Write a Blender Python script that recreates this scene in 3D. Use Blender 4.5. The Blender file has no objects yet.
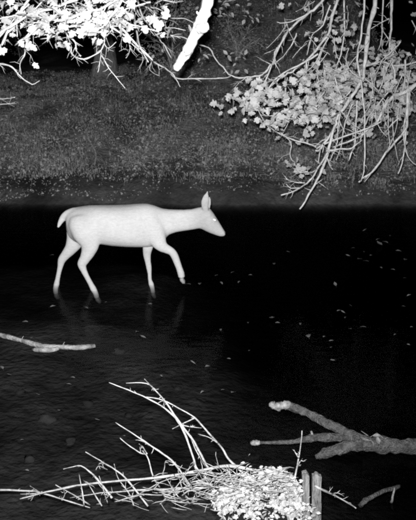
import bpy, bmesh, math, random
from mathutils import Vector, Matrix, Euler, noise
R = random.Random(7)
S = bpy.context.scene
COL = S.collection

# ------------------------------------------------------------------ camera, night sky, flash, exposure
CAM_H, PITCH, FOC = 2.4, math.radians(15), 890.0      # metres, down-tilt, focal length in photo pixels
cam_d = bpy.data.cameras.new('trail_camera')
cam_d.sensor_fit = 'HORIZONTAL'; cam_d.sensor_width = 36; cam_d.lens = 36 * FOC / 416
cam_d.clip_start = .05; cam_d.clip_end = 400
cam = bpy.data.objects.new('trail_camera', cam_d); COL.objects.link(cam)
cam.location = (0, 0, CAM_H); cam.rotation_euler = (math.pi / 2 - PITCH, 0, 0)
S.camera = cam
w = bpy.data.worlds.new('World'); S.world = w; w.use_nodes = True
nt = w.node_tree; bg = nt.nodes['Background']
sky = nt.nodes.new('ShaderNodeTexSky'); sky.sky_type = 'NISHITA'; sky.sun_disc = False
sky.sun_elevation = math.radians(-4); sky.sun_rotation = math.radians(180)
hsv = nt.nodes.new('ShaderNodeHueSaturation'); hsv.inputs['Saturation'].default_value = 0   # infrared picture: no colour
nt.links.new(sky.outputs[0], hsv.inputs['Color']); nt.links.new(hsv.outputs[0], bg.inputs[0])
bg.inputs[1].default_value = .004
# the infrared flash of the trail camera: the only lamp, a few centimetres above its lens
fl_d = bpy.data.lights.new('infrared_flash', 'SPOT')
fl_d.energy = 5600; fl_d.spot_size = math.radians(62); fl_d.spot_blend = 1.0; fl_d.shadow_soft_size = .03
fl = bpy.data.objects.new('infrared_flash', fl_d); COL.objects.link(fl)
fl.location = (-.03, 0, CAM_H + .08); fl.rotation_euler = (math.pi / 2 - math.radians(12.5), 0, math.radians(2))
S.view_settings.view_transform = 'Standard'; S.view_settings.look = 'None'
S.view_settings.exposure = 0; S.view_settings.gamma = 1
S.render.engine = 'CYCLES'; S.cycles.use_denoising = False; S.cycles.pixel_filter_type = 'GAUSSIAN'; S.cycles.filter_width = 2.6   # a soft small lens
S.cycles.max_bounces = 6; S.cycles.transparent_max_bounces = 24

# ------------------------------------------------------------------ helpers
SP, CP = math.sin(PITCH), math.cos(PITCH)
def ray(px, py):
    u, v = (px - 208) / FOC, (260 - py) / FOC
    return Vector((u, CP + v * SP, -SP + v * CP))
def at(px, py, Y):
    d = ray(px, py); return Vector((0, 0, CAM_H)) + d * (Y / d.y)
def atz(px, py, z=0.):
    d = ray(px, py); return Vector((0, 0, CAM_H)) + d * ((z - CAM_H) / d.z)
def ppm(Y): return FOC / (Y * 1.02)                    # photo pixels per metre at depth Y
def sm(a, b, x):
    t = min(1, max(0, (x - a) / (b - a))); return t * t * (3 - 2 * t)
def fbm(x, y, z=0., o=4): return noise.fractal(Vector((x, y, z)), 1., 2., o)

def material(name, lo, hi, scale=8., rough=.85, bump=.3, stretch=(1, 1, 1), detail=6, spec=.25, dist=.02, attr=None):
    m = bpy.data.materials.new(name); m.use_nodes = True
    t = m.node_tree; N = t.nodes; L = t.links; b = N['Principled BSDF']
    tc = N.new('ShaderNodeTexCoord'); mp = N.new('ShaderNodeMapping'); mp.inputs['Scale'].default_value = stretch
    L.new(tc.outputs['Object'], mp.inputs[0])
    n = N.new('ShaderNodeTexNoise'); n.inputs['Scale'].default_value = scale; n.inputs['Detail'].default_value = detail
    n.inputs['Roughness'].default_value = .65
    L.new(mp.outputs[0], n.inputs['Vector'])
    r = N.new('ShaderNodeValToRGB'); e = r.color_ramp.elements
    e[0].position, e[1].position = .3, .7
    e[0].color = (lo, lo, lo, 1); e[1].color = (hi, hi, hi, 1)
    L.new(n.outputs['Fac'], r.inputs[0]); col = r.outputs[0]
    if attr:
        a = N.new('ShaderNodeAttribute'); a.attribute_name = attr
        mx = N.new('ShaderNodeMix'); mx.data_type = 'RGBA'; mx.blend_type = 'MULTIPLY'; mx.inputs['Factor'].default_value = 1
        L.new(col, mx.inputs[6]); L.new(a.outputs['Color'], mx.inputs[7]); col = mx.outputs[2]
    L.new(col, b.inputs['Base Color'])
    b.inputs['Roughness'].default_value = rough; b.inputs['Specular IOR Level'].default_value = spec
    if bump:
        n2 = N.new('ShaderNodeTexNoise'); n2.inputs['Scale'].default_value = scale * 3; n2.inputs['Detail'].default_value = 5
        L.new(mp.outputs[0], n2.inputs['Vector'])
        bp = N.new('ShaderNodeBump'); bp.inputs['Strength'].default_value = bump; bp.inputs['Distance'].default_value = dist
        L.new(n2.outputs['Fac'], bp.inputs['Height']); L.new(bp.outputs[0], b.inputs['Normal'])
    return m
def leaf_material(name, lo, hi):                       # each leaf its own tone, veins of its own
    m = material(name, lo, hi, 30, .6, .25, detail=3, spec=.3, dist=.004)
    t = m.node_tree; N = t.nodes; L = t.links; b = N['Principled BSDF']
    src = b.inputs['Base Color'].links[0].from_socket
    oi = N.new('ShaderNodeObjectInfo'); g = N.new('ShaderNodeNewGeometry')
    add = N.new('ShaderNodeMath'); add.operation = 'ADD'
    L.new(oi.outputs['Random'], add.inputs[0]); L.new(g.outputs['Random Per Island'], add.inputs[1])
    mr = N.new('ShaderNodeMapRange'); mr.inputs[1].default_value = 0; mr.inputs[2].default_value = 2
    mr.inputs[3].default_value = .6; mr.inputs[4].default_value = 1.2
    L.new(add.outputs[0], mr.inputs[0])
    mx = N.new('ShaderNodeMix'); mx.data_type = 'RGBA'; mx.blend_type = 'MULTIPLY'; mx.inputs['Factor'].default_value = 1
    L.new(src, mx.inputs[6]); L.new(mr.outputs[0], mx.inputs[7]); L.new(mx.outputs[2], b.inputs['Base Color'])
    tr = N.new('ShaderNodeBsdfTranslucent'); L.new(mx.outputs[2], tr.inputs[0])
    ms = N.new('ShaderNodeMixShader'); ms.inputs[0].default_value = .3
    L.new(b.outputs[0], ms.inputs[1]); L.new(tr.outputs[0], ms.inputs[2])
    L.new(ms.outputs[0], N['Material Output'].inputs['Surface'])
    return m

M = {}
M['ground'] = material('bank_soil', .06, .17, 6, .95, .8, dist=.05, attr='soil')
M['bed'] = material('stream_silt', .02, .09, 4, .9, .6, dist=.04)
M['grass'] = leaf_material('bank_grass', .18, .44)
M['litter'] = leaf_material('leaf_litter', .16, .62)
M['leaf'] = leaf_material('fresh_leaf', .48, .62)
M['leaf_dull'] = leaf_material('drooping_leaf', .46, .62)
M['shrub_leaf'] = leaf_material('shrub_leaf', .24, .44)
M['dead_leaf'] = leaf_material('dead_leaf', .22, .36)
M['brush_leaf'] = leaf_material('dry_brush_leaf', .16, .36)
M['sunk_leaf'] = leaf_material('sunk_leaf', .08, .2)
M['bark_pale'] = material('pale_bark', .26, .50, 25, .8, .6, (1, 1, .3), dist=.008)
M['bark_twig'] = material('twig_bark', .26, .56, 18, .85, .6, dist=.006)
M['bark_dry'] = material('dry_stick_bark', .09, .24, 30, .85, .6, dist=.006)
M['bark_mid'] = material('grey_bark', .22, .40, 25, .85, .5, (1, 1, .3), dist=.006)
M['bark_far'] = material('rough_trunk_bark', .2, .42, 14, .9, 1., (1, 1, .2), dist=.05)
M['bark_wet'] = material('wet_dark_bark', .012, .10, 30, .75, 1., (1, 1, 1), detail=9, dist=.04)
M['bark_slab'] = material('split_wood', .05, .18, 60, .85, 1., (1, 1, .12), dist=.02)
M['bark_wet2'] = material('soaked_bark', .05, .3, 14, .8, .8, dist=.02)
M['wood_cut'] = material('bare_wood', .04, .20, 40, .7, .5, dist=.01)
M['fur'] = material('deer_coat', .36, .45, 90, .95, .5, (.35, 1, .8), detail=9, spec=.03, dist=.006, attr='coat')
M['hoof'] = material('pale_horn', .16, .26, 30, .5, .2)
M['nose'] = material('moist_nose', .05, .08, 60, .4, .3, dist=.003)
M['stone'] = material('wet_stone', .06, .16, 14, .6, .6)
# the eye throws the flash back like a mirror-backed disc
m = bpy.data.materials.new('eyeshine'); m.use_nodes = True; b = m.node_tree.nodes['Principled BSDF']
b.inputs['Metallic'].default_value = 1; b.inputs['Roughness'].default_value = .62
b.inputs['Base Color'].default_value = (.95, .95, .95, 1); M['eye'] = m

def link(name, me, mat=None, parent=None, **props):
    o = bpy.data.objects.new(name, me); COL.objects.link(o)
    if mat is not None and me is not None and not me.materials: me.materials.append(mat)
    if parent is not None: o.parent = parent
    for k, v in props.items(): o[k] = v
    return o
def thing(name, label, cat, loc, group=None):
    o = link(name, None); o.location = loc; o['label'] = label; o['category'] = cat; o.empty_display_size = .1
    if group: o['group'] = group
    return o
def shade(me):
    for p in me.polygons: p.use_smooth = True
    return me
class MB:                                              # vertices and faces collected in world space
    def __init__(s): s.v = []; s.f = []
    def tube(s, pts, rad, n=7, wob=0., seed=0.):
        pts = [Vector(p) for p in pts]; k0 = len(s.v); K = len(pts); nrm = None
        for i, p in enumerate(pts):
            t = (pts[min(i + 1, K - 1)] - pts[max(i - 1, 0)]).normalized()
            if nrm is None: nrm = t.orthogonal().normalized()
            nrm = (nrm - t * nrm.dot(t)).normalized(); bn = t.cross(nrm)
            for j in range(n):
                a = 2 * math.pi * j / n
                r = rad[i] * (1 + wob * noise.noise(Vector((math.cos(a) * 1.3 + seed, math.sin(a) * 1.3, i * .55))))
                s.v.append(p + (nrm * math.cos(a) + bn * math.sin(a)) * r)
        for i in range(K - 1):
            for j in range(n):
                a = k0 + i * n + j; b2 = k0 + i * n + (j + 1) % n
                s.f.append((a, b2, b2 + n, a + n))
        s.f.append(tuple(k0 + j for j in reversed(range(n)))); s.f.append(tuple(k0 + (K - 1) * n + j for j in range(n)))
        return s
    def add(s, tv, tf, mat):
        k = len(s.v); s.v.extend(mat @ q for q in tv); s.f.extend(tuple(i + k for i in f) for f in tf); return s
    def build(s, name, mat, parent=None, smooth=True, **props):
        o0 = Vector((0, 0, 0)) if parent is None else parent.location
        me = bpy.data.meshes.new(name); me.from_pydata([q - o0 for q in s.v], [], s.f); me.update()
        if smooth: shade(me)
        return link(name, me, mat, parent, **props)
def smooth_path(pts, n=4):                             # Catmull-Rom
    pts = [Vector(p) for p in pts]; out = []
    for i in range(len(pts) - 1):
        p0, p1, p2, p3 = pts[max(i - 1, 0)], pts[i], pts[i + 1], pts[min(i + 2, len(pts) - 1)]
        for k in range(n):
            t = k / n
            out.append(.5 * ((2 * p1) + (p2 - p0) * t + (2 * p0 - 5 * p1 + 4 * p2 - p3) * t * t + (3 * p1 - p0 - 3 * p2 + p3) * t ** 3))
    return out + [pts[-1]]
def twig_mb(mb, pts, r0, r1, n=6, jit=.25, sub=4, wob=.25):
    p = smooth_path(pts, sub); K = len(p)
    rad = [r0 + (r1 - r0) * i / (K - 1) for i in range(K)]
    L_ = sum((p[i + 1] - p[i]).length for i in range(K - 1)) / (K - 1); sd = R.random() * 90
    q = [v + noise.noise_vector(Vector((i * .55, sd, 0))) * min(L_ * .3, .03) * jit * 2.2 + Vector((R.uniform(-1, 1), R.uniform(-1, 1), R.uniform(-1, 1))) * min(L_ * .10, rad[i] * .8) * jit * 2 for i, v in enumerate(p)]
    rad = [r * (1 + (.28 if R.random() < .15 else R.uniform(-.08, .08))) for r in rad]
    mb.tube(q, rad, n, wob, R.random() * 50); return q
def spurs(mb, path, r, count, length):                 # side spurs of a bare twig
    for _ in range(count):
        i = R.randrange(1, max(2, len(path) - 3)); t = (path[i + 1] - path[i]).normalized()
        d = (t * .8 + Vector((R.uniform(-1, 1), R.uniform(-1, 1), R.uniform(-1, 1)))).normalized()
        L = length * R.uniform(.3, 1); a = path[i]
        k1 = a + d * L * .5 + Vector((R.uniform(-.1, .1), R.uniform(-.1, .1), R.uniform(-.1, .1))) * L; k2 = a + d * L + Vector((0, 0, R.uniform(-.2, .1) * L))
        mb.tube([a, k1, k2], [r * .6, r * .42, r * .22], 5)
        if L > length * .75: mb.tube([k1, k1 + (k1 - a).cross(t) * .6 + d * L * .25, k1 + (k1 - a).cross(t) * .9 + d * L * .5], [r * .35, r * .25, r * .15], 4)

def leaf_shape(kind, seed):                            # unit leaf in XY, stalk at origin, folded on its midrib, about 16 triangles
    rr = random.Random(seed); half = {
        'lobed': [(0, .02), (.26, .03), (.34, .16), (.25, .27), (.46, .40), (.45, .55), (.28, .58), (.27, .78), (.13, .88), (0, 1.0)],
        'oval': [(0, 0), (.16, .12), (.27, .35), (.28, .55), (.18, .8), (.07, .95), (0, 1.05)],
        'blade': [(0, 0), (.05, .1), (.06, .5), (.0, 1.)]}[kind]
    half = [(x * rr.uniform(.85, 1.15), y * rr.uniform(.95, 1.05)) for x, y in half]
    fold, curl = rr.uniform(.05, .4), rr.uniform(-.35, .35)
    v, f = [], []
    mids = [Vector((0, y, curl * y * y)) for x, y in half]
    k = len(half); v += mids
    for sgn in (1, -1):
        k0 = len(v)
        for i, (x, y) in enumerate(half):
            v.append(Vector((sgn * x, y + rr.uniform(-.03, .03), curl * y * y + fold * x + rr.uniform(-.03, .03))))
        for i in range(k - 1):
            a, b2, c, d = i, i + 1, k0 + i + 1, k0 + i
            q = (a, d, c, b2) if sgn > 0 else (a, b2, c, d)
            if i == 0: q = tuple(z for z in q if z != d)
            elif i == k - 2: q = tuple(z for z in q if z != c)
            f.append(q)
    if kind != 'blade': v2 = len(v); v += [Vector((-.012, -.28, -.03)), Vector((.012, -.28, -.03)), Vector((0, .06, .0))]; f.append((v2, v2 + 1, v2 + 2))
    return v, f
LOBED = [leaf_shape('lobed', i) for i in range(6)]
OVAL = [leaf_shape('oval', 20 + i) for i in range(5)]
def leaf_mesh(shape, name):
    me = bpy.data.meshes.new(name); me.from_pydata(shape[0], [], shape[1]); me.update(); return me
def leaf_rot(face=.55):                                # facing anywhere, on the whole outwards to the open stream and up
    n = Vector((R.gauss(0, .55), -1 * face + R.gauss(0, .5), .55 + R.gauss(0, .5))).normalized()
    t = Vector((R.gauss(0, 1), R.gauss(0, .4), -.5 + R.gauss(0, .6)))
    t = (t - n * t.dot(n)).normalized(); s = t.cross(n)
    return Matrix((s, t, n)).transposed().to_4x4()
def leaves(parent, spots, mat, shapes, singles=300, name='leaf'):
    """spots: (point, size); the first SINGLES are pieces of their own, the rest one mass of foliage"""
    meshes = []
    for sh in shapes:
        me = leaf_mesh(sh, name); me.materials.append(mat); meshes.append(me)
    mb = MB()
    for i, (p, sz) in enumerate(spots):
        mx = Matrix.Translation(p) @ leaf_rot() @ Matrix.Scale(sz, 4)
        k = R.randrange(len(shapes))
        if i < singles:
            o = link(name, meshes[k], None, parent); o.matrix_basis = Matrix.Translation(-parent.location) @ mx
        else: mb.add(*shapes[k], mx)
    if mb.v: mb.build('foliage', mat, parent, False, kind='stuff')

# ------------------------------------------------------------------ ground: near bank, stream bed, far bank, one sheet
def shore(x): return 11.9 + .12 * fbm(x * .5, 3.1) + .04 * fbm(x * 2.5, 9.)
def height(x, y):
    ys = shore(x)
    bed = -.13 - .30 * sm(-.5, 1.6, x + .15 * (y - 6)) - .16 * sm(8.6, 10.5, y) * (1 - sm(11.2, 11.9, y)) + .05 * fbm(x * .9, y * .9) + .02 * fbm(x * 4, y * 4)
    bed = min(bed, -.04) if 4.2 < y < 11.4 else bed
    # far bank: a low cut face, a narrow ledge, then the grassy slope
    face = .28 + .10 * fbm(x * .9, 1.7)
    d = y - ys
    crest = 16.2 + .5 * fbm(x * .3, 5.) + 6 * sm(-1.3, .3, x) * (1 - sm(2.6, 3.6, x)) + .3 * x * (x < -1.3)
    up = .31 * max(0., min(y, crest) - ys - .5) + .015 * max(0., y - crest)
    up += .26 * max(0., min(y, crest) - 15.2) * sm(-1.3, .3, x) * (1 - sm(2.6, 3.6, x))
    up += (.05 * fbm(x * .8, y * .8) + .03 * fbm(x * 3, y * 3)) * sm(.3, 1.2, d)
    far = -.25 + (.25 + face) * sm(-.35, .4, d) + up
    z = bed + (far - bed) * sm(-.7, .05, d)
    # near bank, below the picture
    near = .42 - .2 * sm(1.2, 3.2, y) + .7 * (1 - sm(0, 2.4, y)) + .04 * fbm(x * 1.5, y * 1.5)
    near = near * (1 - sm(3.0, 3.75, y)) - .3 * sm(3.0, 3.75, y)
    z = near + (z - near) * sm(3.2, 3.9, y)
    return z
def axis(parts):
    out = []
    for a, b2, st in parts:
        n = max(1, round((b2 - a) / st)); out += [a + (b2 - a) * i / n for i in range(n)]
    return out + [parts[-1][1]]
gx = axis([(-120, -20, 12), (-20, -7, 1), (-7, 7, .07), (7, 20, 1), (20, 120, 12)])
gy = axis([(-60, -4, 8), (-4, 3, .5), (3, 11, .11), (11, 17, .06), (17, 24, .2), (24, 40, 1.5), (40, 200, 16)])
verts = [(x, y, height(x, y)) for y in gy for x in gx]
nx = len(gx)
faces = [(j * nx + i, j * nx + i + 1, (j + 1) * nx + i + 1, (j + 1) * nx + i) for j in range(len(gy) - 1) for i in range(nx - 1)]
me = bpy.data.meshes.new('ground'); me.from_pydata(verts, [], faces); me.update(); shade(me)
ca = me.color_attributes.new('soil', 'FLOAT_COLOR', 'POINT')
for i, (x, y, z) in enumerate(verts):                  # dark wet mud at the water, paler dry soil higher up
    d = y - shore(x); k = .40 + .6 * sm(.1 + .3 * fbm(x * 1.4, 7.), 1.3, d) + .35 * math.exp(-((d - .12 + .1 * fbm(x * 2, 1.)) / .07) ** 2) * sm(-1.2, -2.2, x)
    if y < 11: k = .75
    k *= 1 + .9 * fbm(x * 1.1, y * 1.1, 4.)
    k = max(.1, k); ca.data[i].color = (k, k, k, 1)
link('ground', me, M['ground'], kind='structure', label='earth bank rising behind the stream and its dark bed', category='ground')

# ------------------------------------------------------------------ water: a body of water that swallows infrared, rippled on top
m = bpy.data.materials.new('dark_water'); m.use_nodes = True; t = m.node_tree; N = t.nodes; L = t.links
for n_ in list(N):
    if n_.type != 'OUTPUT_MATERIAL': N.remove(n_)
out = N['Material Output']
tcn = N.new('ShaderNodeTexCoord'); mp = N.new('ShaderNodeMapping'); mp.inputs['Scale'].default_value = (1, 2.2, 1)
L.new(tcn.outputs['Object'], mp.inputs[0])
n1 = N.new('ShaderNodeTexNoise'); n1.inputs['Scale'].default_value = 5; n1.inputs['Detail'].default_value = 4
L.new(mp.outputs[0], n1.inputs['Vector'])
bp = N.new('ShaderNodeBump'); bp.inputs['Strength'].default_value = .35; bp.inputs['Distance'].default_value = .012
L.new(n1.outputs['Fac'], bp.inputs['Height'])
gl = N.new('ShaderNodeBsdfGlossy'); gl.inputs['Roughness'].default_value = .1; gl.inputs['Color'].default_value = (.25, .25, .25, 1)
L.new(bp.outputs[0], gl.inputs['Normal'])
tr = N.new('ShaderNodeBsdfTransparent')
mx = N.new('ShaderNodeMixShader'); mx.inputs[0].default_value = .05; L.new(tr.outputs[0], mx.inputs[1]); L.new(gl.outputs[0], mx.inputs[2])
L.new(mx.outputs[0], out.inputs['Surface'])
va = N.new('ShaderNodeVolumeAbsorption'); va.inputs['Color'].default_value = (.0, .0, .0, 1); va.inputs['Density'].default_value = 3.2
L.new(va.outputs[0], out.inputs['Volume'])
bm = bmesh.new()
bmesh.ops.create_cube(bm, size=1, matrix=Matrix.Translation((0, 7.8, -1)) @ Matrix.Diagonal((236, 9.6, 2, 1)))
me = bpy.data.meshes.new('water'); bm.to_mesh(me); bm.free()
link('water', me, m, kind='structure', label='black stream water the deer is wading through', category='water')

# ------------------------------------------------------------------ the deer
YD = 7.97
TW = ppm(YD)
tubes = []                                             # closed lofts that are melted into one skin below
def loft(secs, n=20, pw=2.3):
    """sections (px, top, bottom, half width in metres, dy): upright rings across the body"""
    mb = MB(); K = len(secs)
    for (x, tp, bt, hw, *dy) in secs:
        y0 = YD + (dy[0] if dy else 0)
        a, b2 = at(x, tp, y0), at(x, bt, y0); c = (a + b2) / 2; h = (a - b2).length / 2
        for j in range(n):
            an = 2 * math.pi * j / n; cs, sn = math.cos(an), math.sin(an)
            e = 2 / pw
            mb.v.append(c + Vector((0, hw * math.copysign(abs(cs) ** e, cs), h * math.copysign(abs(sn) ** e, sn))))
    for i in range(K - 1):
        for j in range(n):
            a = i * n + j; b2 = i * n + (j + 1) % n; mb.f.append((a, a + n, b2 + n, b2))
    mb.f.append(tuple(range(n))); mb.f.append(tuple((K - 1) * n + j for j in reversed(range(n))))
    tubes.append(mb)
def limb(pts, flat=.8, n=16):
    """points (px, py, radius in px, depth): rings across the path, flattened sideways"""
    mb = MB(); P = [at(x, y, Y) for x, y, r, Y in pts]; rad = [r / TW for x, y, r, Y in pts]
    P = smooth_path(P, 4); rs = []
    for i in range(len(rad) - 1): rs += [rad[i] + (rad[i + 1] - rad[i]) * k / 4 for k in range(4)]
    rs.append(rad[-1]); K = len(P)
    for i, p in enumerate(P):
        t = (P[min(i + 1, K - 1)] - P[max(i - 1, 0)]).normalized(); s = Vector((0, 1, 0)); s = (s - t * s.dot(t)).normalized(); u = t.cross(s)
        fk = flat if not isinstance(flat, tuple) else flat[0] + (flat[1] - flat[0]) * i / (K - 1)
        for j in range(n):
            an = 2 * math.pi * j / n; mb.v.append(p + u * math.cos(an) * rs[i] + s * math.sin(an) * rs[i] * fk)
    for i in range(K - 1):
        for j in range(n):
            a = i * n + j; b2 = i * n + (j + 1) % n; mb.f.append((a, a + n, b2 + n, b2))
    mb.f.append(tuple(range(n))); mb.f.append(tuple((K - 1) * n + j for j in reversed(range(n))))
    tubes.append(mb)
loft([(66.5, 215, 231, .05), (69, 212, 237, .085), (74, 208.6, 241, .115), (81, 206.3, 244, .135), (90, 205.2, 244.5, .15), (100, 205.2, 243.6, .16),
      (112, 205.2, 245.2, .18), (126, 204.8, 246.2, .18), (138, 203.7, 246.6, .16), (147, 203.4, 246.8, .135), (155, 205.4, 246, .115), (161, 207.8, 243.4, .095), (166, 209.6, 238, .075), (170, 212, 233, .05)])
loft([(150, 206, 240, .09), (160, 208, 238, .085), (168, 209, 235, .078), (176, 209.4, 232.2, .07), (184, 209.6, 230.8, .062), (192, 209, 229.6, .056), (199, 207.2, 228.4, .05), (205, 207, 229.5, .045)])
loft([(197, 209, 226, .04), (201, 206.8, 228.6, .056), (206, 206.6, 231.2, .064), (210, 208.4, 233, .064), (213.5, 213, 234.3, .055), (217, 218.6, 235.6, .042), (220.5, 224.2, 236.5, .033), (223, 228.4, 236.4, .029), (224.6, 231, 235.8, .022), (225.4, 232.8, 234.8, .010)], pw=2.1)
HN, HF = YD - .085, YD + .085                          # near and far legs
limb([(79, 215, 8, HN - .0), (81, 222, 13.5, HN - .005), (86, 233, 14, HN - .01), (89.5, 243, 10.4, HN - .005), (88.5, 251, 7.4, HN), (85, 258.5, 5.4, HN), (82, 264, 4.8, HN), (83.6, 270, 3.3, HN), (87, 277, 2.7, HN), (90.5, 283.5, 2.7, HN), (93.2, 288.6, 3.2, HN), (95.5, 293, 2.8, HN), (97, 298, 2.6, HN)], (.6, .95))
limb([(79, 222, 12, HF - .0), (77, 235, 11, HF - .0), (74, 243, 8.5, HF), (70.5, 249, 6.4, HF), (65.5, 255, 4.9, HF), (61.8, 260, 4.2, HF), (60.4, 266, 3, HF), (59, 272, 2.5, HF), (57.6, 279, 2.5, HF), (56.6, 284, 3, HF), (55.6, 289, 2.7, HF), (56, 294, 2.5, HF)], (.6, .95))
limb([(150, 222, 10, HF - .0), (150, 236, 9, HF - .0), (148, 246, 5.6, HF - .01), (147, 254, 4.2, HF), (148, 262, 3.1, HF), (149, 268, 2.9, HF), (149.6, 274, 2.1, HF), (150, 280, 2.1, HF), (151.2, 284, 2.8, HF), (152.5, 289, 2.4, HF), (153, 293, 2.4, HF)], (.6, .95))
limb([(147, 211, 6, HN + .035), (149.5, 219, 10, HN + .022), (154, 231, 11.5, HN + .016), (158.5, 241, 8.5, HN + .008), (162, 246, 6.2, HN), (166, 248.6, 4.8, HN), (171.5, 251.6, 4, HN), (174.6, 256, 3.9, HN), (177, 262, 3.6, HN), (179.2, 268, 3.3, HN), (181, 273.5, 3.6, HN), (181.6, 277.5, 3.2, HN)], (.6, .95))
limb([(206.5, 213, 2.2, YD - .035), (205.2, 207.5, 3.5, YD - .045), (205.0, 202, 4.1, YD - .055), (206.0, 197, 3.1, YD - .06), (207.3, 192.6, 1.2, YD - .06), (207.8, 190.8, .5, YD - .06)], (.6, .3), 12)
limb([(207, 213, 2.2, YD + .035), (207.5, 207, 3, YD + .05), (208.4, 203, 3, YD + .065), (209, 199.5, 2.2, YD + .075), (209.6, 196.5, 1.0, YD + .08), (209.8, 195.4, .5, YD + .08)], (.6, .3), 12)
limb([(79, 211, 4.5, YD), (73, 211.8, 4.6, YD), (68, 214, 4.5, YD), (64, 217, 3.8, YD), (61, 221, 2.8, YD), (59, 225, 1.9, YD), (58, 228, .8, YD)], (.9, .7))
allm = MB()
for tb in tubes:
    k = len(allm.v); allm.v += tb.v; allm.f += [tuple(i + k for i in f) for f in tb.f]
me = bpy.data.meshes.new('melt'); me.from_pydata(allm.v, [], allm.f); me.update()
tmp = bpy.data.objects.new('melt', me); COL.objects.link(tmp)
md = tmp.modifiers.new('r', 'REMESH'); md.mode = 'VOXEL'; md.voxel_size = .0065
md = tmp.modifiers.new('s', 'SMOOTH'); md.iterations = 9; md.factor = .5
dg = bpy.context.evaluated_depsgraph_get(); skin = bpy.data.meshes.new_from_object(tmp.evaluated_get(dg))
bpy.data.objects.remove(tmp)
tmp = bpy.data.objects.new('melt', skin); COL.objects.link(tmp)   # the trunk and its muscles are smoothed further than the thin legs and ears
vg = tmp.vertex_groups.new(name='trunk'); xh = at(186, 220, YD).x
for v in skin.vertices:
    wt = sm(.38, .50, v.co.z) * (1 - sm(xh - .15, xh + .05, v.co.x)) * sm(at(62, 220, YD).x, at(72, 220, YD).x, v.co.x)
    if wt > 0: vg.add([v.index], wt, 'REPLACE')
md = tmp.modifiers.new('s', 'SMOOTH'); md.iterations = 60; md.factor = .5; md.vertex_group = 'trunk'
dg = bpy.context.evaluated_depsgraph_get(); skin2 = bpy.data.meshes.new_from_object(tmp.evaluated_get(dg))
bpy.data.objects.remove(tmp); skin = skin2
foot = atz(75, 289)
deer = thing('deer', 'pale doe wading to the right through the dark stream with head lowered', 'deer', (foot.x + .3, YD, 0))
skin.name = 'body'
def seg_d(p, a, b2):
    ab = b2 - a; t = min(1, max(0, (p - a).dot(ab) / ab.length_squared)); return (p - a - ab * t).length
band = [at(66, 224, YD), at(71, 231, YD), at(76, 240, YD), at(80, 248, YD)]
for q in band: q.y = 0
ca = skin.color_attributes.new('coat', 'FLOAT_COLOR', 'POINT')
patch = at(86, 210, YD); patch2 = at(165, 213, YD); nosep = at(224, 232, YD)
for i, vtx in enumerate(skin.vertices):                # coat markings: greyer saddle and thigh edge, pale rump, tail and belly
    p = vtx.co; f = Vector((p.x, 0, p.z)); k = 1.0
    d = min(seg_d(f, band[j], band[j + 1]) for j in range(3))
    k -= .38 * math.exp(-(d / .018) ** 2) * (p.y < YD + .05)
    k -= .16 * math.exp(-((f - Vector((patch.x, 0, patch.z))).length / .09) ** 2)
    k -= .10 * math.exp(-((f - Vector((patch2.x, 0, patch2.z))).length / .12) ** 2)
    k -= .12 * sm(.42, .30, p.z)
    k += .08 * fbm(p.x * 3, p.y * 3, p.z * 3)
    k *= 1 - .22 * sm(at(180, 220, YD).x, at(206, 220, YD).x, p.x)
    ca.data[i].color = (k, k, k, 1)
for vtx in skin.vertices: vtx.co -= deer.location
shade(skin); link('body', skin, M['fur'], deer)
def ball(name, c, r, mat, parent, sc=(1, 1, 1), rot=(0, 0, 0), n=12):
    bm = bmesh.new(); bmesh.ops.create_uvsphere(bm, u_segments=n, v_segments=max(6, n * 2 // 3), radius=r)
    bmesh.ops.transform(bm, verts=bm.verts, matrix=Euler(rot).to_matrix().to_4x4() @ Matrix.Diagonal((*sc, 1)))
    me = bpy.data.meshes.new(name); bm.to_mesh(me); bm.free(); shade(me)
    o = link(name, me, mat, parent); o.location = Vector(c) - parent.location; return o
ball('eye', at(214.6, 219.8, YD - .056), .017, M['eye'], deer, (1.35, 1, .9), (0, .5, 0), 16)
ball('eye', at(214.6, 219.8, YD + .056), .017, M['eye'], deer, (1.35, 1, .9), (0, .5, 0), 16)
ball('nose', at(224.3, 232.6, YD), .015, M['nose'], deer, (.8, 1.2, .8))
def hoof(px, py, Y, lean):
    c = at(px, py, Y); mb = MB()
    for s in (-1, 1):                                  # two toes
        o = Vector((0, s * .013, 0)); f = Vector((lean, 0, -1)).normalized()
        a = c + o; mb.tube([a, a + f * .02, a + f * .045 + Vector((.012, 0, 0)), a + f * .055 + Vector((.02, 0, 0))], [.018, .020, .017, .004], 8)
    mb.build('hoof', M['hoof'], deer)
hoof(97, 297.5, HN, .3); hoof(56, 293.5, HF, .1); hoof(153, 292.5, HF, .1); hoof(181.4, 277.5, HN, .2)

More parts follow.
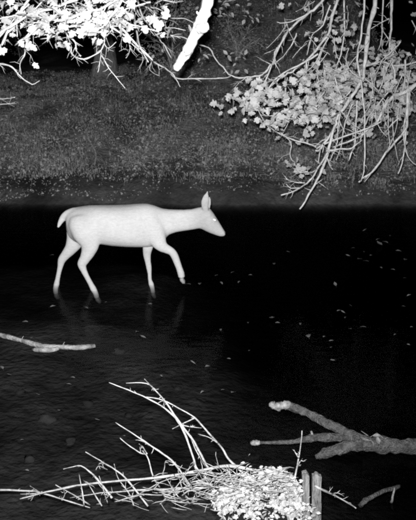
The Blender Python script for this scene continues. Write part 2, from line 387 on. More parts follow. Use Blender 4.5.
# ------------------------------------------------------------------ grass and leaf litter on the far bank
BL = [leaf_shape('blade', 40 + i) for i in range(5)]
mb = MB()
def tiny(mb, p, rot, L, wd, bend):                     # a bent blade: three faces
    a = Vector((math.cos(rot), math.sin(rot), 0)); b2 = Vector((-a.y, a.x, 0)); k = len(mb.v)
    q = p + Vector((0, 0, L * .55)) + b2 * bend * L * .3; e = p + Vector((0, 0, L * (1 - .5 * abs(bend)))) + b2 * bend * L
    mb.v += [p - a * wd, p + a * wd, q + a * wd * .7, q - a * wd * .7, e]; mb.f += [(k, k + 1, k + 2, k + 3), (k + 3, k + 2, k + 4)]
n = 0
while n < 52000:
    y = 12.1 + 9.5 * R.random() ** 1.35; x = R.uniform(-.30, .30) * y
    d = y - shore(x); cl = fbm(x * 1.7, y * 1.7, 2.)
    if d < .5 + .35 * fbm(x * 1.3, 4.4) + .25 * fbm(x * 5, 2.2) + R.gauss(0, .14) or R.random() > .22 + 1.3 * (cl + .22):
        n += .2; continue
    tall = (.03 + .08 * R.random() ** 2) * (1 + .8 * cl)
    tiny(mb, Vector((x, y, height(x, y) - .005)), R.uniform(-1.2, 1.2), tall, R.uniform(.002, .006), R.choice((-1, 1)) * R.uniform(.3, 1.8)); n += 1
for _ in range(900):
    y = 12.4 + 6 * R.random() ** 1.4; x = R.uniform(-.28, .28) * y
    if y - shore(x) < .45: continue
    p = Vector((x, y, height(x, y))); a = R.uniform(0, 6.28); L_ = R.uniform(.1, .32); u = Vector((math.cos(a), math.sin(a) * .4, 0)); h_ = R.uniform(.1, .9) * L_
    mb.tube([p, p + u * L_ * .3 + Vector((0, 0, h_ * .8)), p + u * L_ * .7 + Vector((0, 0, h_)), p + u * L_ + Vector((0, 0, h_ * .7))], [.004, .0035, .003, .002], 3)
mb.build('grass', M['grass'], None, False, kind='stuff', label='short rough grass covering the far bank slope', category='grass')
mb = MB()
for i in range(46000):
    y = 12.0 + 9.5 * R.random() ** 1.5; x = R.uniform(-.29, .29) * y
    d = y - shore(x)
    if d < .0: continue
    if d < .5 and R.random() < .62 - .5 * fbm(x * 2, y * 4, 3.): continue
    if fbm(x * 1.6, y * 1.6, 6.) + R.random() * .8 < .22: continue
    sz = .012 + .04 * R.random() ** 2.6 * (.7 if d < .6 else 1)
    e = Euler((R.gauss(.5, .7), R.gauss(0, .7), R.uniform(0, 6.28))).to_matrix().to_4x4()
    k = len(mb.v); mt = Matrix.Translation((x, y, height(x, y) + .012 + R.random() * .09 * (d > .6))) @ e
    mb.v += [mt @ Vector(c) * 1 for c in ((0, -sz * .6, 0), (sz * .42, 0, sz * .15), (0, sz * .7, 0), (-sz * .42, 0, sz * .15))]
    mb.f += [(k, k + 1, k + 2), (k, k + 2, k + 3)]
mb.build('leaf_litter', M['litter'], None, False, kind='stuff', label='scattered dead leaves and low weeds over the far bank', category='leaf litter')
# bent dry stalks on the slope
def bank_y(px, py):                                    # where the view ray meets the ground
    d = ray(px, py); o = Vector((0, 0, CAM_H)); t = 11.0
    while t < 30:
        p = o + d * t
        if p.z <= height(p.x, p.y): return p
        t += .03
    return o + d * 16
for lab, base, pts in (
        ('bent dry weed stalk, left of the three on the slope', (64, 163), [(66, 161), (62, 154), (59, 146), (58, 141)]),
        ('hooked dry weed stalk, middle of the three on the slope', (78, 163), [(79, 161), (81, 156), (78, 149), (72, 144)]),
        ('tallest curved dry weed stalk, right of the three on the slope', (94, 165), [(95, 162), (96, 153), (92, 145), (88, 137), (87, 130), (89, 124)]),
        ('short leaning broken stake in the middle of the grassy slope', (204, 167), [(205, 163), (207, 152), (209, 140)]),
        ('pale straight grass stem leaning on the left slope', (8, 172), [(10, 168), (18, 160), (28, 154)])):
    p0 = bank_y(*base); t_ = thing('stake' if 'stake' in lab else 'weed_stalk', lab, 'stake' if 'stake' in lab else 'weed', p0)
    mb = MB(); pp = [p0 - Vector((0, 0, .03))] + [at(x, y, p0.y - .03 * i) for i, (x, y) in enumerate(pts)]
    path = twig_mb(mb, pp, .013, .006, 6); spurs(mb, path, .008, 3, .07); mb.build('stem', M['bark_dry'], t_)

# ------------------------------------------------------------------ far trees and the shrub at the top of the slope
def trunk_tree(px0, py0, r, hgt, label, lean=0., name='tree'):
    p = bank_y(px0, py0); t_ = thing(name, label, 'tree', p); mb = MB()
    K = 14; pts, rad = [], []
    for i in range(K):
        f = i / (K - 1); pts.append(p + Vector((lean * f * hgt + .06 * fbm(f * 3, px0), .05 * fbm(f * 3, px0 + 7), -.15 + hgt * f))); rad.append(r * (1 + .55 * math.exp(-f * 22)) * (1 - .6 * f))
    mb.tube(pts, rad, 16, .35, px0); mb.build('trunk', M['bark_far'], t_)
    for k in range(7):
        i = R.randrange(6, K - 1); a = pts[i]; an = R.uniform(0, 6.28); d = Vector((math.cos(an), math.sin(an), .5)); L_ = R.uniform(.8, 2.2)
        mb = MB(); twig_mb(mb, [a, a + d * L_ * .5, a + d * L_ + Vector((0, 0, .3))], rad[i] * .5, .012); mb.build('limb', M['bark_far'], t_)
    sp = []
    for k in range(420):
        f = R.uniform(.55, 1.05); a = R.uniform(0, 6.28); rr = R.uniform(.2, 2.2) * (1.3 - f * .8)
        sp.append((p + Vector((math.cos(a) * rr + lean * f * hgt, math.sin(a) * rr, hgt * f)), R.uniform(.09, .16)))
    leaves(t_, sp, M['shrub_leaf'], LOBED, 0)
trunk_tree(104, 76, .21, 7.5, 'broad grey tree trunk at the top of the slope behind the leaves')
def shrub(name, label, px0, py0, spots, stems, mat, shapes, singles=0):
    p = bank_y(px0, py0); t_ = thing(name, label, 'shrub', p)
    for st in stems:
        mb = MB(); path = twig_mb(mb, [p + Vector((R.uniform(-.05, .05), R.uniform(-.05, .05), -.05))] + [at(x, y, p.y - .08 * (i + 1)) for i, (x, y) in enumerate(st)], .022, .006)
        spurs(mb, path, .01, 16, .35); mb.build('stem', M['bark_mid'], t_)
    sp = []
    for (cx, cy, rx, ry, n_) in spots:
        for _ in range(int(n_ * 2.4)):
            a = R.uniform(0, 6.28); q = math.sqrt(R.random())
            sp.append((at(cx + rx * q * math.cos(a), cy + ry * q * math.sin(a), p.y - .3 + R.gauss(0, .25)), R.uniform(.028, .06)))
    leaves(t_, sp, mat, shapes, singles)
shrub('shrub', 'dim leafy shrub at the slope top behind the white broken branch', 172, 70,
      [(155, 12, 16, 14, 100), (180, 10, 16, 14, 100), (150, 45, 10, 14, 30), (175, 25, 22, 14, 90), (195, 55, 12, 12, 34), (190, 68, 14, 6, 14), (205, 20, 10, 16, 40), (168, 55, 14, 10, 18)],
      [[(165, 50), (155, 30), (145, 5), (140, -15)], [(172, 50), (172, 30), (176, 8), (180, -20)], [(180, 55), (190, 40), (200, 20), (206, -8)], [(176, 60), (165, 45), (150, 38), (143, 30)]], M['shrub_leaf'], OVAL)
shrub('shrub', 'small dim bush on the hillside right of the white broken branch', 238, 56,
      [(236, 34, 14, 12, 80), (228, 22, 10, 10, 50), (250, 44, 12, 8, 40), (240, 48, 14, 6, 30)],
      [[(236, 45), (230, 32), (226, 18)], [(240, 44), (246, 34), (250, 24)], [(244, 48), (254, 42), (260, 38)]], M['dead_leaf'], OVAL)
shrub('shrub', 'tangled low brush at the far left slope top below the white leaves', 20, 62,
      [(15, 40, 20, 14, 70), (45, 20, 30, 14, 120), (8, 20, 14, 14, 60), (85, 18, 16, 14, 50), (125, 30, 14, 14, 50)],
      [[(18, 45), (10, 25), (4, 0)], [(24, 48), (32, 30), (44, 6)], [(26, 54), (50, 40), (70, 20)]], M['shrub_leaf'], OVAL)

# ------------------------------------------------------------------ overhanging tree on the right
def cluster(spots, Y, dY, size, per=3.):
    sp = []
    for (cx, cy, rx, ry, n_) in spots:
        for _ in range(max(1, int(n_ / per))):                # a spray of leaves round each twig end
            a = R.uniform(0, 6.28); q = R.random() ** .55; c = at(cx + rx * q * math.cos(a), cy + ry * q * math.sin(a), Y + R.gauss(0, dY)); w_ = size[1] * 1.0
            for _k in range(R.randint(3, 6)):
                sp.append((c + Vector((R.gauss(0, w_), R.gauss(0, w_), R.gauss(0, w_ * .6))), R.uniform(*size)))
    return sp
bx, by = 5.6, 12.6
rt = thing('overhanging_tree', 'leafy tree drooping pale leaves and bare twigs over the water on the right', 'tree', (bx, by, height(bx, by) - .1))
tp = [Vector((bx, by, height(bx, by) - .1)), Vector((5.5, 12.5, 1.6)), Vector((5.3, 12.2, 3.2)), Vector((5.0, 11.7, 5.2)), Vector((4.6, 11.2, 7.4))]
mb = MB(); mb.tube(smooth_path(tp, 5), [.28 - .009 * i for i in range(21)], 14, .3, 3); mb.build('trunk', M['bark_far'], rt)
YR = 9.2; k_ = ppm(YR)
def twigs(parent, lst, mat, nspur=4, sl=.10, name='twig', jit=.25, thin=.78):
    for (pts, r0, r1, Y) in lst:
        mb = MB(); n_ = len(pts); P = []
        for i, q in enumerate(pts):
            if isinstance(q, Vector): P.append(q)
            else: P.append(at(q[0], q[1], (Y[0] + (Y[1] - Y[0]) * i / (n_ - 1)) if isinstance(Y, tuple) else Y + R.uniform(-.06, .06)))
        Ym = Y[0] if isinstance(Y, tuple) else Y
        path = twig_mb(mb, P, r0 * thin / ppm(Ym), r1 * thin / ppm(Ym), 7 if r0 > 1.5 else 5, jit)
        spurs(mb, path, max(.003, .6 * (r0 + r1) / 2 / ppm(Ym)), nspur, sl)
        mb.build(name, mat, parent)
top = Vector((4.75, 11.4, 4.6))
twigs(rt, [([top, Vector((3.4, 10.4, 4.3)), (384, -60), (376, -20), (374, 5), (368, 35), (366, 60), (361, 82), (349, 100), (338, 115), (334, 128), (321, 148), (316, 151)], 3.3, 1.2, (9.5, 8.9)),
           ([Vector((5.05, 11.8, 3.9)), Vector((4.0, 10.8, 3.3)), (450, 62), (416, 85), (395, 96), (386, 104), (378, 120), (366, 131), (352, 140), (333, 147)], 3.4, .9, 9.4),
           ([Vector((3.4, 10.4, 4.3)), Vector((2.6, 9.8, 4.1)), (352, -60), (342, -12), (337, 4), (331.5, 20), (326.5, 37), (313, 54), (296, 69), (285, 75), (272, 84), (262, 96)], 2.1, .8, 8.9),
           ([Vector((2.6, 9.8, 4.1)), (360, -45), (321, 2), (308, 14), (290, 29), (281, 45), (276, 50), (274, 62), (269, 67), (262, 75), (247, 77), (232, 76), (220, 64), (208, 48), (196, 44)], 1.7, .7, 8.8)],
      M['bark_twig'], 14, .2, 'limb')
twigs(rt, [([(334, 126), (328, 150), (322, 170), (312, 190), (300, 209)], 1.8, 1.0, (8.9, 8.7)),
           ([(328, 152), (318, 168), (310, 180), (297, 190), (281, 195)], 1.3, .8, 8.8),
           ([(305, 183), (295, 182), (287, 179), (285, 176)], .8, .5, 8.8), ([(300, 188), (291, 188), (286, 184)], .8, .5, 8.8),
           ([(288, 30), (279, 48), (272, 65), (266, 80), (262, 92)], 1.2, .7, 8.7), ([(309, 13), (295, 20), (285, 23), (277, 22)], .9, .5, 8.8),
           ([(318, 54), (310, 59), (297, 66), (285, 72), (275, 80), (268, 90)], 1.5, .8, 8.6), ([(306, 60), (306, 72), (298, 82)], .9, .5, 8.6),
           ([(392, -30), (392, 0), (391, 18), (390, 40), (388, 55)], 2, .8, 9.7), ([(384, -30), (383, 6), (382, 36), (378, 50)], 1.2, .6, 9.7),
           ([(364, -20), (364, 10), (360, 40), (357, 60), (362, 90), (365, 120), (365, 150), (363, 176), (359, 182)], 1.5, .9, 9.0),
           ([(408, 92), (407, 115), (405, 130), (386, 153), (372, 172), (362, 178)], 1.9, .9, 9.1), ([(408, 108), (405, 148), (398, 174)], 1.3, .8, 9.2),
           ([(406, 112), (404, 140), (410, 160), (422, 168)], 1.1, .6, 9.2),
           ([(357, 100), (356, 120), (354, 145), (348, 161)], 1.3, .8, 9.0), ([(326, 151), (340, 149), (352, 148), (362, 140)], 1.4, .7, 8.9),
           ([(316, 148), (340, 138), (362, 130), (382, 122)], 1.4, .8, 9.0), ([(266, 124), (275, 131), (291, 139), (306, 143), (316, 147)], .7, 1.1, 8.8),
           ([(281, 133), (291, 143), (290, 157), (296, 163)], .7, .5, 8.8), ([(300, 108), (285, 112), (270, 116), (262, 112), (258, 100)], .8, .5, 8.7),
           ([(260, 95), (258, 108), (264, 120), (270, 130)], .8, .5, 8.6), ([(330, 35), (322, 50), (317, 70), (320, 92)], 1., .6, 9.),
           ([(344, 0), (345, 30), (340, 55), (335, 75), (340, 95)], 1.2, .7, 9.1), ([(330, 5), (323, 25), (312, 36), (307, 55)], 1., .6, 8.9),
           ([(362, 80), (350, 70), (346, 58), (349, 48)], 1., .5, 9.), ([(366, 66), (382, 62), (396, 66), (416, 62), (430, 58)], 1.6, .9, 9.6),
           ([(390, 60), (395, 75), (388, 92), (375, 108), (366, 122), (360, 140)], 1.3, .7, 9.4), ([(405, 60), (404, 85), (398, 100)], 1.2, .7, 9.6),
           ([(341, 112), (338, 128), (336, 146), (330, 160)], 1., .6, 9.), ([(352, 104), (344, 128), (340, 150), (336, 160)], .9, .5, 9.),
           ([(318, 168), (312, 172), (300, 172), (294, 168)], .8, .5, 8.8), ([(327, 158), (330, 166), (333, 170)], .8, .5, 8.8)],
      M['bark_twig'], 6, .14)
fine = []
for _ in range(46):
    x, y = R.uniform(285, 412), R.uniform(0, 120); a = R.gauss(1.75, .5); L_ = R.uniform(18, 48); c = R.uniform(-.5, .5)
    fine.append(([(x + L_ * f * math.cos(a + c * f), min(168, y + L_ * f * math.sin(a + c * f))) for f in (0, .33, .66, 1)], R.uniform(.5, 1.), .35, R.uniform(8.6, 9.5)))
twigs(rt, fine, M['bark_twig'], 4, .1)
spA = cluster([(226, 106, 7, 3, 7), (240, 100, 12, 6, 20), (246, 90, 8, 6, 14), (262, 88, 12, 6, 20), (268, 98, 14, 7, 24), (285, 90, 10, 6, 14), (296, 88, 10, 6, 14), (248, 110, 8, 3, 8), (258, 118, 4, 2, 3), (272, 125, 10, 3, 9),
               (288, 118, 12, 6, 20), (303, 110, 14, 9, 30), (303, 98, 8, 5, 10)], 8.3, .12, (.045, .08))
spB = cluster([(325, 90, 22, 15, 62), (322, 66, 10, 10, 20), (318, 38, 6, 6, 8), (337, 46, 7, 14, 14), (355, 38, 7, 9, 10), (344, 78, 18, 12, 36), (310, 74, 8, 8, 12), (345, 22, 6, 10, 8), (328, 8, 10, 5, 10), (300, 2, 9, 4, 9), (303, 163, 9, 6, 14), (294, 137, 9, 4, 9), (318, 115, 18, 10, 34)], 9.15, .22, (.04, .08), 3.8)
spC = cluster([(385, 50, 18, 11, 44), (375, 78, 24, 16, 80), (402, 84, 14, 13, 44), (350, 118, 22, 12, 44), (388, 112, 20, 12, 36), (412, 142, 6, 14, 10), (413, 60, 5, 6, 6), (366, 12, 5, 12, 8), (352, 100, 26, 14, 50), (410, 110, 8, 12, 16), (334, 136, 14, 6, 12), (365, 130, 14, 6, 12), (412, 5, 6, 6, 8), (440, 80, 24, 24, 80), (440, 20, 20, 24, 50), (390, -30, 40, 20, 80), (360, 92, 40, 22, 120), (330, 104, 30, 18, 60), (395, 70, 24, 20, 60), (380, 100, 34, 20, 60), (340, 60, 20, 20, 24)], 9.85, .28, (.04, .08), 4.2)
leaves(rt, spA + spB + spC, M['leaf_dull'], LOBED, 300)

# ------------------------------------------------------------------ tree the camera hangs on; its limbs droop in at the top left
ct = thing('camera_tree', 'tree with overexposed white leaves and tangled twigs hanging in at the top left', 'tree', (-.9, -.5, height(-.9, -.5) - .1))
tp = [ct.location, Vector((-.9, -.5, 1.8)), Vector((-.95, -.45, 3.4)), Vector((-.9, -.3, 5.5))]
mb = MB(); mb.tube(smooth_path(tp, 6), [.26 - .008 * i for i in range(19)], 14, .3, 9); mb.build('trunk', M['bark_far'], ct)
YL = 5.6
lim = [Vector((-.95, -.4, 4.0)), Vector((-1.1, 1.6, 4.1)), Vector((-1.0, 3.6, 3.6))]
twigs(ct, [(lim + [(110, -60), (90, -14), (60, 6), (30, 16), (4, 30), (-20, 44)], 2.6, 1.2, 5.6),
           (lim[1:] + [(150, -60), (140, -16), (118, 6), (108, 22), (96, 30)], 2.4, 1.1, 5.5),
           (lim[1:] + [(40, -60), (36, -14), (22, 8), (8, 34), (-4, 50), (-16, 62)], 2.4, 1, 5.8),
           (lim[1:] + [(170, -50), (128, -8), (100, 8), (72, 18), (44, 22), (24, 40)], 2.4, 1, 5.4)], M['bark_twig'], 12, .14, 'limb')
L1 = [([(-8, 64), (0, 64), (12, 67), (20, 76), (32, 84), (40, 80)], 1.3, .6, 6.4), ([(23.5, 47), (25, 54), (20, 64), (21, 74)], .8, .4, 6.4),
      ([(65, 29), (67, 35), (75, 42), (76, 50), (81, 56)], 1.2, .7, 6.), ([(71, 47), (72, 54), (81, 59), (91, 57), (101, 50), (105, 38), (104, 30)], 1.0, .6, 6.2),
      ([(101, 50), (100, 62), (98, 72)], .8, .4, 6.4), ([(102, 56), (112, 72), (125, 88)], .8, .4, 6.4), ([(108, 12), (114, 20), (128, 35), (140, 48), (152, 60)], 1.8, 1.0, 6.),
      ([(104, 22), (112, 28), (126, 36), (141, 50), (148, 62)], 1.4, .8, 6.1), ([(29, 4), (20, 13), (11, 23), (2, 44)], 1.2, .8, 5.8), ([(18, 10), (17, 24), (17, 37)], 1., .6, 5.8),
      ([(46, 10), (36, 24), (25, 37), (14, 46)], 1.3, .7, 5.9), ([(62, 30), (52, 37), (40, 39)], 1., .5, 6.), ([(-6, 98), (4, 99), (15, 97)], .9, .5, 8.5), ([(-6, 105), (6, 104), (15, 103)], .8, .5, 8.5),
      ([(-5, 20), (15, 16), (40, 18), (64, 12)], 1.2, .7, 5.8), ([(-5, 40), (10, 26), (30, 14), (50, -6)], 1.2, .8, 5.7), ([(60, 28), (80, 26), (110, 26), (138, 28)], 1., .6, 6.),
      ([(116, 14), (130, 24), (146, 28), (158, 32)], 1.1, .6, 6.), ([(150, 2), (136, 6), (124, 10), (114, 16)], 1.2, .7, 5.8), ([(88, 24), (70, 26), (56, 34)], .9, .5, 5.9), ([(112, 30), (104, 40), (108, 48), (116, 42)], .7, .4, 6.2),
      ([(128, 40), (130, 50), (126, 58)], .7, .4, 6.2), ([(120, 36), (132, 44), (142, 54)], .7, .4, 6.2)]
for _ in range(70):
    x, y = R.uniform(-10, 165), R.uniform(-10, 32); a = R.uniform(-.9, .9) + R.choice((0, math.pi)); L_ = R.uniform(14, 36); c = R.uniform(-.4, .6)
    pts = [(x + L_ * f * math.cos(a + c * f), min(44, y + L_ * f * math.sin(a + c * f) * .8)) for f in (0, .33, .66, 1)]
    L1.append((pts, R.uniform(.5, 1.1), .35, R.uniform(5.8, 8.6)))
twigs(ct, L1, M['bark_twig'], 6, .1)
sp = cluster([(50, 24, 12, 6, 26), (62, 22, 8, 6, 14), (78, 22, 8, 6, 16), (26, 41, 9, 3, 12), (34, 42, 6, 2, 5), (3, 48, 7, 3.5, 9), (94, 3, 9, 8, 18), (97, 14, 5, 6, 10), (97, 30, 2.2, 7, 8), (108, 12, 7, 6, 10), (120, 10, 9, 5, 12), (132, 18, 9, 4, 10), (147, 22, 8, 3, 9), (160, 27, 7, 2.5, 8),
              (8, 6, 10, 5, 12), (20, 16, 9, 4, 9), (36, 8, 10, 4, 10), (68, 4, 10, 4, 10), (122, 2, 12, 4, 10), (20, 28, 8, 4, 6), (136, 34, 5, 3, 4), (75, 34, 6, 2, 4), (40, -15, 40, 9, 30), (110, -15, 30, 9, 30)], 5.6, .2, (.038, .072), 4.4)
R.shuffle(sp)
leaves(ct, sp, M['leaf'], LOBED, 300)
# thin twigs drooping between the white branch and the left leaves
mt_ = thing('hanging_branch', 'thin bare twigs drooping across the shrub left of the white broken branch', 'branch', at(140, -40, 7.4))
twigs(mt_, [([(120, -60), (126, -20), (134, 20), (140, 46), (151, 60), (165, 68), (175, 77), (180, 87)], 1.6, .6, 7.4), ([(170, 73), (178, 78.5), (198, 78.5), (220, 78.5), (232, 76)], 1.0, .7, 7.5),
            ([(130, -40), (140, 10), (151, 27), (159, 38), (165, 46), (171, 58)], 1.3, .6, 7.4), ([(158, 37), (168, 37), (178, 36), (190, 40), (198, 44)], 1.0, .6, 7.5), ([(128, -20), (140, 15), (159, 17), (184, 19), (196, 24)], 1.0, .5, 7.4),
            ([(140, 48), (143, 60), (139, 68)], .6, .4, 7.4), ([(152, 61), (150, 70), (160, 76)], .6, .4, 7.4), ([(147, 56), (146, 66)], .5, .3, 7.4)], M['bark_mid'], 4, .10)
leaves(mt_, cluster([(164, 52, 4, 3, 3), (199, 58, 4, 4, 4), (202, 65, 3, 4, 4), (196, 50, 5, 4, 4), (216, 10, 8, 5, 12), (226, 5, 8, 4, 9), (252, 17, 7, 3, 7), (236, 60, 5, 3, 6), (232, 71, 4, 1.5, 3), (190, 8, 6, 4, 4), (165, 20, 12, 3, 6)], 8.6, .2, (.035, .06)), M['dead_leaf'], OVAL, 300)
# the white broken limb
YS = 4.9; sb = thing('broken_branch', 'thick stark white broken branch slanting down from the top edge', 'branch', at(211, -20, YS))
prof = [(222, -60, 5.5), (214, -28, 5.2), (209, -6, 4.8), (206, 8, 4.8), (202, 20, 5.2), (198, 29, 6), (194, 38, 5), (190, 46, 5), (186.5, 53, 5.2), (181.5, 60, 4.2), (178, 66, 3.4), (175.5, 70, 2.2)]
P = smooth_path([at(x, y, YS + .004 * i) for i, (x, y, r) in enumerate(prof)], 3); rr = []
for i in range(len(prof) - 1): rr += [(prof[i][2] + (prof[i + 1][2] - prof[i][2]) * k / 3) / ppm(YS) for k in range(3)]
rr.append(prof[-1][2] / ppm(YS))
mb = MB(); mb.tube(P, [r * R.uniform(.93, 1.1) for r in rr], 14, .45, 5.); mb.build('limb', M['bark_pale'], sb)
mb = MB(); mb.tube(smooth_path([at(199, 29, YS), at(203, 28, YS - .02), at(206.5, 26.5, YS - .03), at(208.5, 26, YS - .03)], 3), [.028] * 4 + [.025, .024, .022, .02, .019, .015], 10, .4, 8); mb.build('knot', M['bark_pale'], sb)
mb = MB(); path = [at(200, 15, YS), at(197, 12.5, YS), at(197, 11, YS)]; mb.tube(path, [.008, .006, .004], 6)
mb.tube([at(185, 54, YS - .02), at(189, 52.5, YS - .03), at(191, 51, YS - .03)], [.014, .012, .007], 6); mb.build('stub', M['bark_pale'], sb)
mb = MB(); twig_mb(mb, [at(222, -60, YS), at(236, -110, 4.2), Vector((-.3, 2.0, 4.4)), Vector((-.95, -.4, 4.3))], .032, .06, 9); mb.build('limb', M['bark_pale'], sb)

# ------------------------------------------------------------------ fallen log with three limbs in the water at the right
lg = thing('fallen_log', 'dark forked log lying half sunk in the water at lower right', 'log', atz(362, 443))
def lpath(name, pts, Y, mat=None, wob=.5, seed=1.):
    P = smooth_path([at(x, y, (Y[i] if isinstance(Y, (list, tuple)) else Y)) for i, (x, y, r) in enumerate(pts)], 4); rr = []
    for i in range(len(pts) - 1): rr += [(pts[i][2] + (pts[i + 1][2] - pts[i][2]) * k / 4) / ppm(4.85) for k in range(4)]
    rr.append(pts[-1][2] / ppm(4.85))
    mb = MB(); mb.tube(P, [r * R.uniform(.92, 1.1) for r in rr], 14, wob, seed); return mb.build(name, mat or M['bark_wet'], lg)
lpath('trunk', [(352, 441, 6.5), (362, 442.5, 8), (380, 445, 7.6), (400, 446, 7.6), (416, 447, 8), (440, 452, 8.5), (475, 461, 9)], 4.68, seed=2.)
lpath('limb', [(288, 406, 4.2), (300, 410, 4.4), (314, 416.5, 4.6), (326, 422.5, 4.8), (337, 428, 5), (350, 435, 5.6), (362, 441, 6)], [4.9, 4.88, 4.85, 4.8, 4.76, 4.72, 4.69], M['bark_wet'], seed=4.)
lpath('broken_end', [(270.3, 402.8, 2.2), (272, 404.5, 3.6), (276, 406.5, 4.4), (281, 406, 4.0), (286, 405, 4.6), (290, 406.3, 4.4)], 4.9, M['wood_cut'], seed=6.)
lpath('limb', [(256, 443, 1.4), (275, 442.5, 1.8), (294, 441.5, 2.2), (310, 438, 3.6), (325, 437.5, 4.2), (341, 438, 4.6), (362, 441.5, 5)], 4.71, M['bark_wet'], seed=8.)
lpath('broken_end', [(250.5, 443.5, 1.6), (253, 443, 2.8), (257, 443, 2.6), (260, 442.8, 1.8)], 4.71, M['wood_cut'], seed=9.)
lpath('limb', [(315.5, 457, 1.8), (320, 455.5, 3.6), (328, 452.5, 5), (338, 449, 5.4), (350, 446, 5.4), (362, 444, 6)], 4.63, M['bark_wet'], seed=11.)
lpath('stub', [(312.5, 437, 1), (312, 433.5, 1.2), (311, 431, .9)], 4.72, M['wood_cut'])
mb = MB()
for k in range(9):                                    # torn bits and drift caught on the fork
    x, y = R.gauss(374, 8), R.gauss(438, 2.2); a = at(x, y, 4.64); d = Vector((R.uniform(-1, 1), R.uniform(-.5, .3), R.uniform(.0, .7))).normalized()
    mb.tube([a, a + d * .02, a + d * R.uniform(.03, .055)], [.0022, .002, .001], 5)
mb.build('splinters', M['wood_cut'], lg, kind='stuff')
for (x0, y0, lab) in ((370, 439.5, 1), (377, 437, 2), (381, 436.2, 3)):
    mb = MB(); mb.add(*OVAL[lab], Matrix.Translation(at(x0, y0, 4.62)) @ leaf_rot() @ Matrix.Scale(.045, 4)); mb.build('caught_leaf', M['sunk_leaf'], lg, False)
st = thing('sunken_branch', 'thin dark branch end in the water at the bottom right corner', 'branch', atz(380, 495))
mb = MB(); twig_mb(mb, [atz(360, 506, -.03), atz(368, 499, .01), atz(383, 491.5, .02), atz(400, 486, -.01)], .014, .01, 8); mb.build('limb', M['bark_wet'], st)
mb = MB(); twig_mb(mb, [atz(391, 503, -.03), atz(392.5, 499, .02), at(394.5, 488, atz(392.5, 499).y)], .007, .005, 6); mb.build('twig', M['wood_cut'], st)
# stick lying in the water at the left
ls = thing('floating_stick', 'crooked bare stick lying in the water at the left edge', 'stick', atz(45, 347))
mb = MB(); p_ = [(-40, 322, .03), (-14, 330.5, .02), (0, 335, .02), (20, 340, .015), (38, 345, .008), (60, 347, .01), (80, 347.5, .012), (95, 345.8, .015)]
q = smooth_path([atz(x, y, z) for x, y, z in p_], 4); mb.tube(q, [.018 + .006 * fbm(i * .3, 2.) for i in range(len(q))], 10, .4, 2); mb.build('stem', M['bark_wet2'], ls)
mb = MB(); q = smooth_path([atz(33, 349.5, .004), atz(42, 350, .012), atz(52, 350, .008), atz(60, 347.5, .006)], 3); mb.tube(q, [.014, .018, .02, .02, .02, .019, .018, .016, .014, .01], 8, .4, 3); mb.build('side_stem', M['bark_wet2'], ls)
for (x, y) in ((22, 340), (63, 346)):
    mb = MB(); a = atz(x, y, .02); mb.tube([a, a + Vector((.004, .0, .018)), a + Vector((.014, 0, .032))], [.005, .003, .002], 5); mb.build('thorn', M['bark_wet2'], ls)

# ------------------------------------------------------------------ brush pile at the bottom: mound, leaves, dry branches, split stump
YP = 3.45
dm = thing('brush_pile', 'bright heap of small leaves and dry twigs at the bottom edge', 'brush pile', at(262, 512, YP + .1))
mb = MB(); N1, N2 = 26, 12
for i in range(N2):                                    # a rough heap of packed drift
    f = i / (N2 - 1)
    for j in range(N1):
        a = 2 * math.pi * j / N1; r = (1 - f * .97) * (1 + .25 * fbm(math.cos(a) * 1.5 + 4, math.sin(a) * 1.5, f))
        mb.v.append(Vector((.255 + .30 * r * math.cos(a), YP + .12 + .26 * r * math.sin(a), .05 + .43 * math.sin(f * 1.45) + .03 * fbm(j * .5, i * .5))))
for i in range(N2 - 1):
    for j in range(N1):
        a = i * N1 + j; b2 = i * N1 + (j + 1) % N1; mb.f.append((a, b2, b2 + N1, a + N1))
mb.f.append(tuple((N2 - 1) * N1 + j for j in range(N1)))
mb.build('mound', M['ground'], dm)
sp = []
for (cx, cy, rx, ry, n_) in [(264, 482, 24, 10, 190), (276, 474, 12, 6, 60), (244, 492, 20, 8, 110), (286, 488, 14, 12, 110), (262, 505, 44, 14, 260), (232, 484, 9, 5, 30), (286, 478, 6, 4, 16), (296, 498, 10, 8, 50), (225, 497, 14, 6, 40), (252, 475, 6, 3, 10), (300, 512, 20, 8, 60)]:
    for _ in range(max(2, n_ // 5)):                   # lumps of leaves on the tips of cut sprigs
        a = R.uniform(0, 6.28); q = R.random() ** .6; x, y = cx + rx * q * math.cos(a), cy + ry * q * math.sin(a)
        c = at(x, y, YP - .20 + .26 * R.random() - .0015 * (y - 480)); w_ = R.uniform(.008, .018)
        for _k in range(R.randint(5, 13)): sp.append((c + Vector((R.gauss(0, w_), R.gauss(0, w_), R.gauss(0, w_))), R.uniform(.010, .026)))
R.shuffle(sp); leaves(dm, sp, M['brush_leaf'], OVAL + LOBED[:3], 300)
mb = MB()
for k in range(300):
    c = k % 3
    x, y = (R.gauss(262, 24), R.gauss(484, 9)) if c == 0 else ((R.gauss(215, 24), R.gauss(482, 7)) if c == 1 else (R.gauss(180, 34), R.gauss(494, 7)))
    y = max(y, 468 + max(0, 215 - x) * .12); Y = YP - (.2 if c == 0 else .1) + R.uniform(-.14, .12); a = R.choice((R.gauss(0.1, .4), R.gauss(.2, .5), R.gauss(1.5, .9))); L_ = R.uniform(8, 30); x = min(x, 294 - L_)
    twig_mb(mb, [at(x, y, Y), at(x + L_ * .5 * math.cos(a), y - L_ * .5 * math.sin(a) * .7, Y - .02), at(x + L_ * math.cos(a), y - L_ * math.sin(a) * .6, Y + R.uniform(-.04, .04))], R.uniform(.0010, .0030), .0006, 4, .5, sub=2)
mb.build('twigs', M['bark_dry'], dm, kind='stuff')
def dry(label, lst, Y, base):
    t_ = thing('dry_branch', label, 'branch', at(*base, Y), 'dry branches of the brush pile')
    twigs(t_, [(p, r0 * .9, r1 * .55, Y + dy) for p, r0, r1, dy in lst], M['bark_dry'], 3, .03, 'twig', .08, 1.); return t_
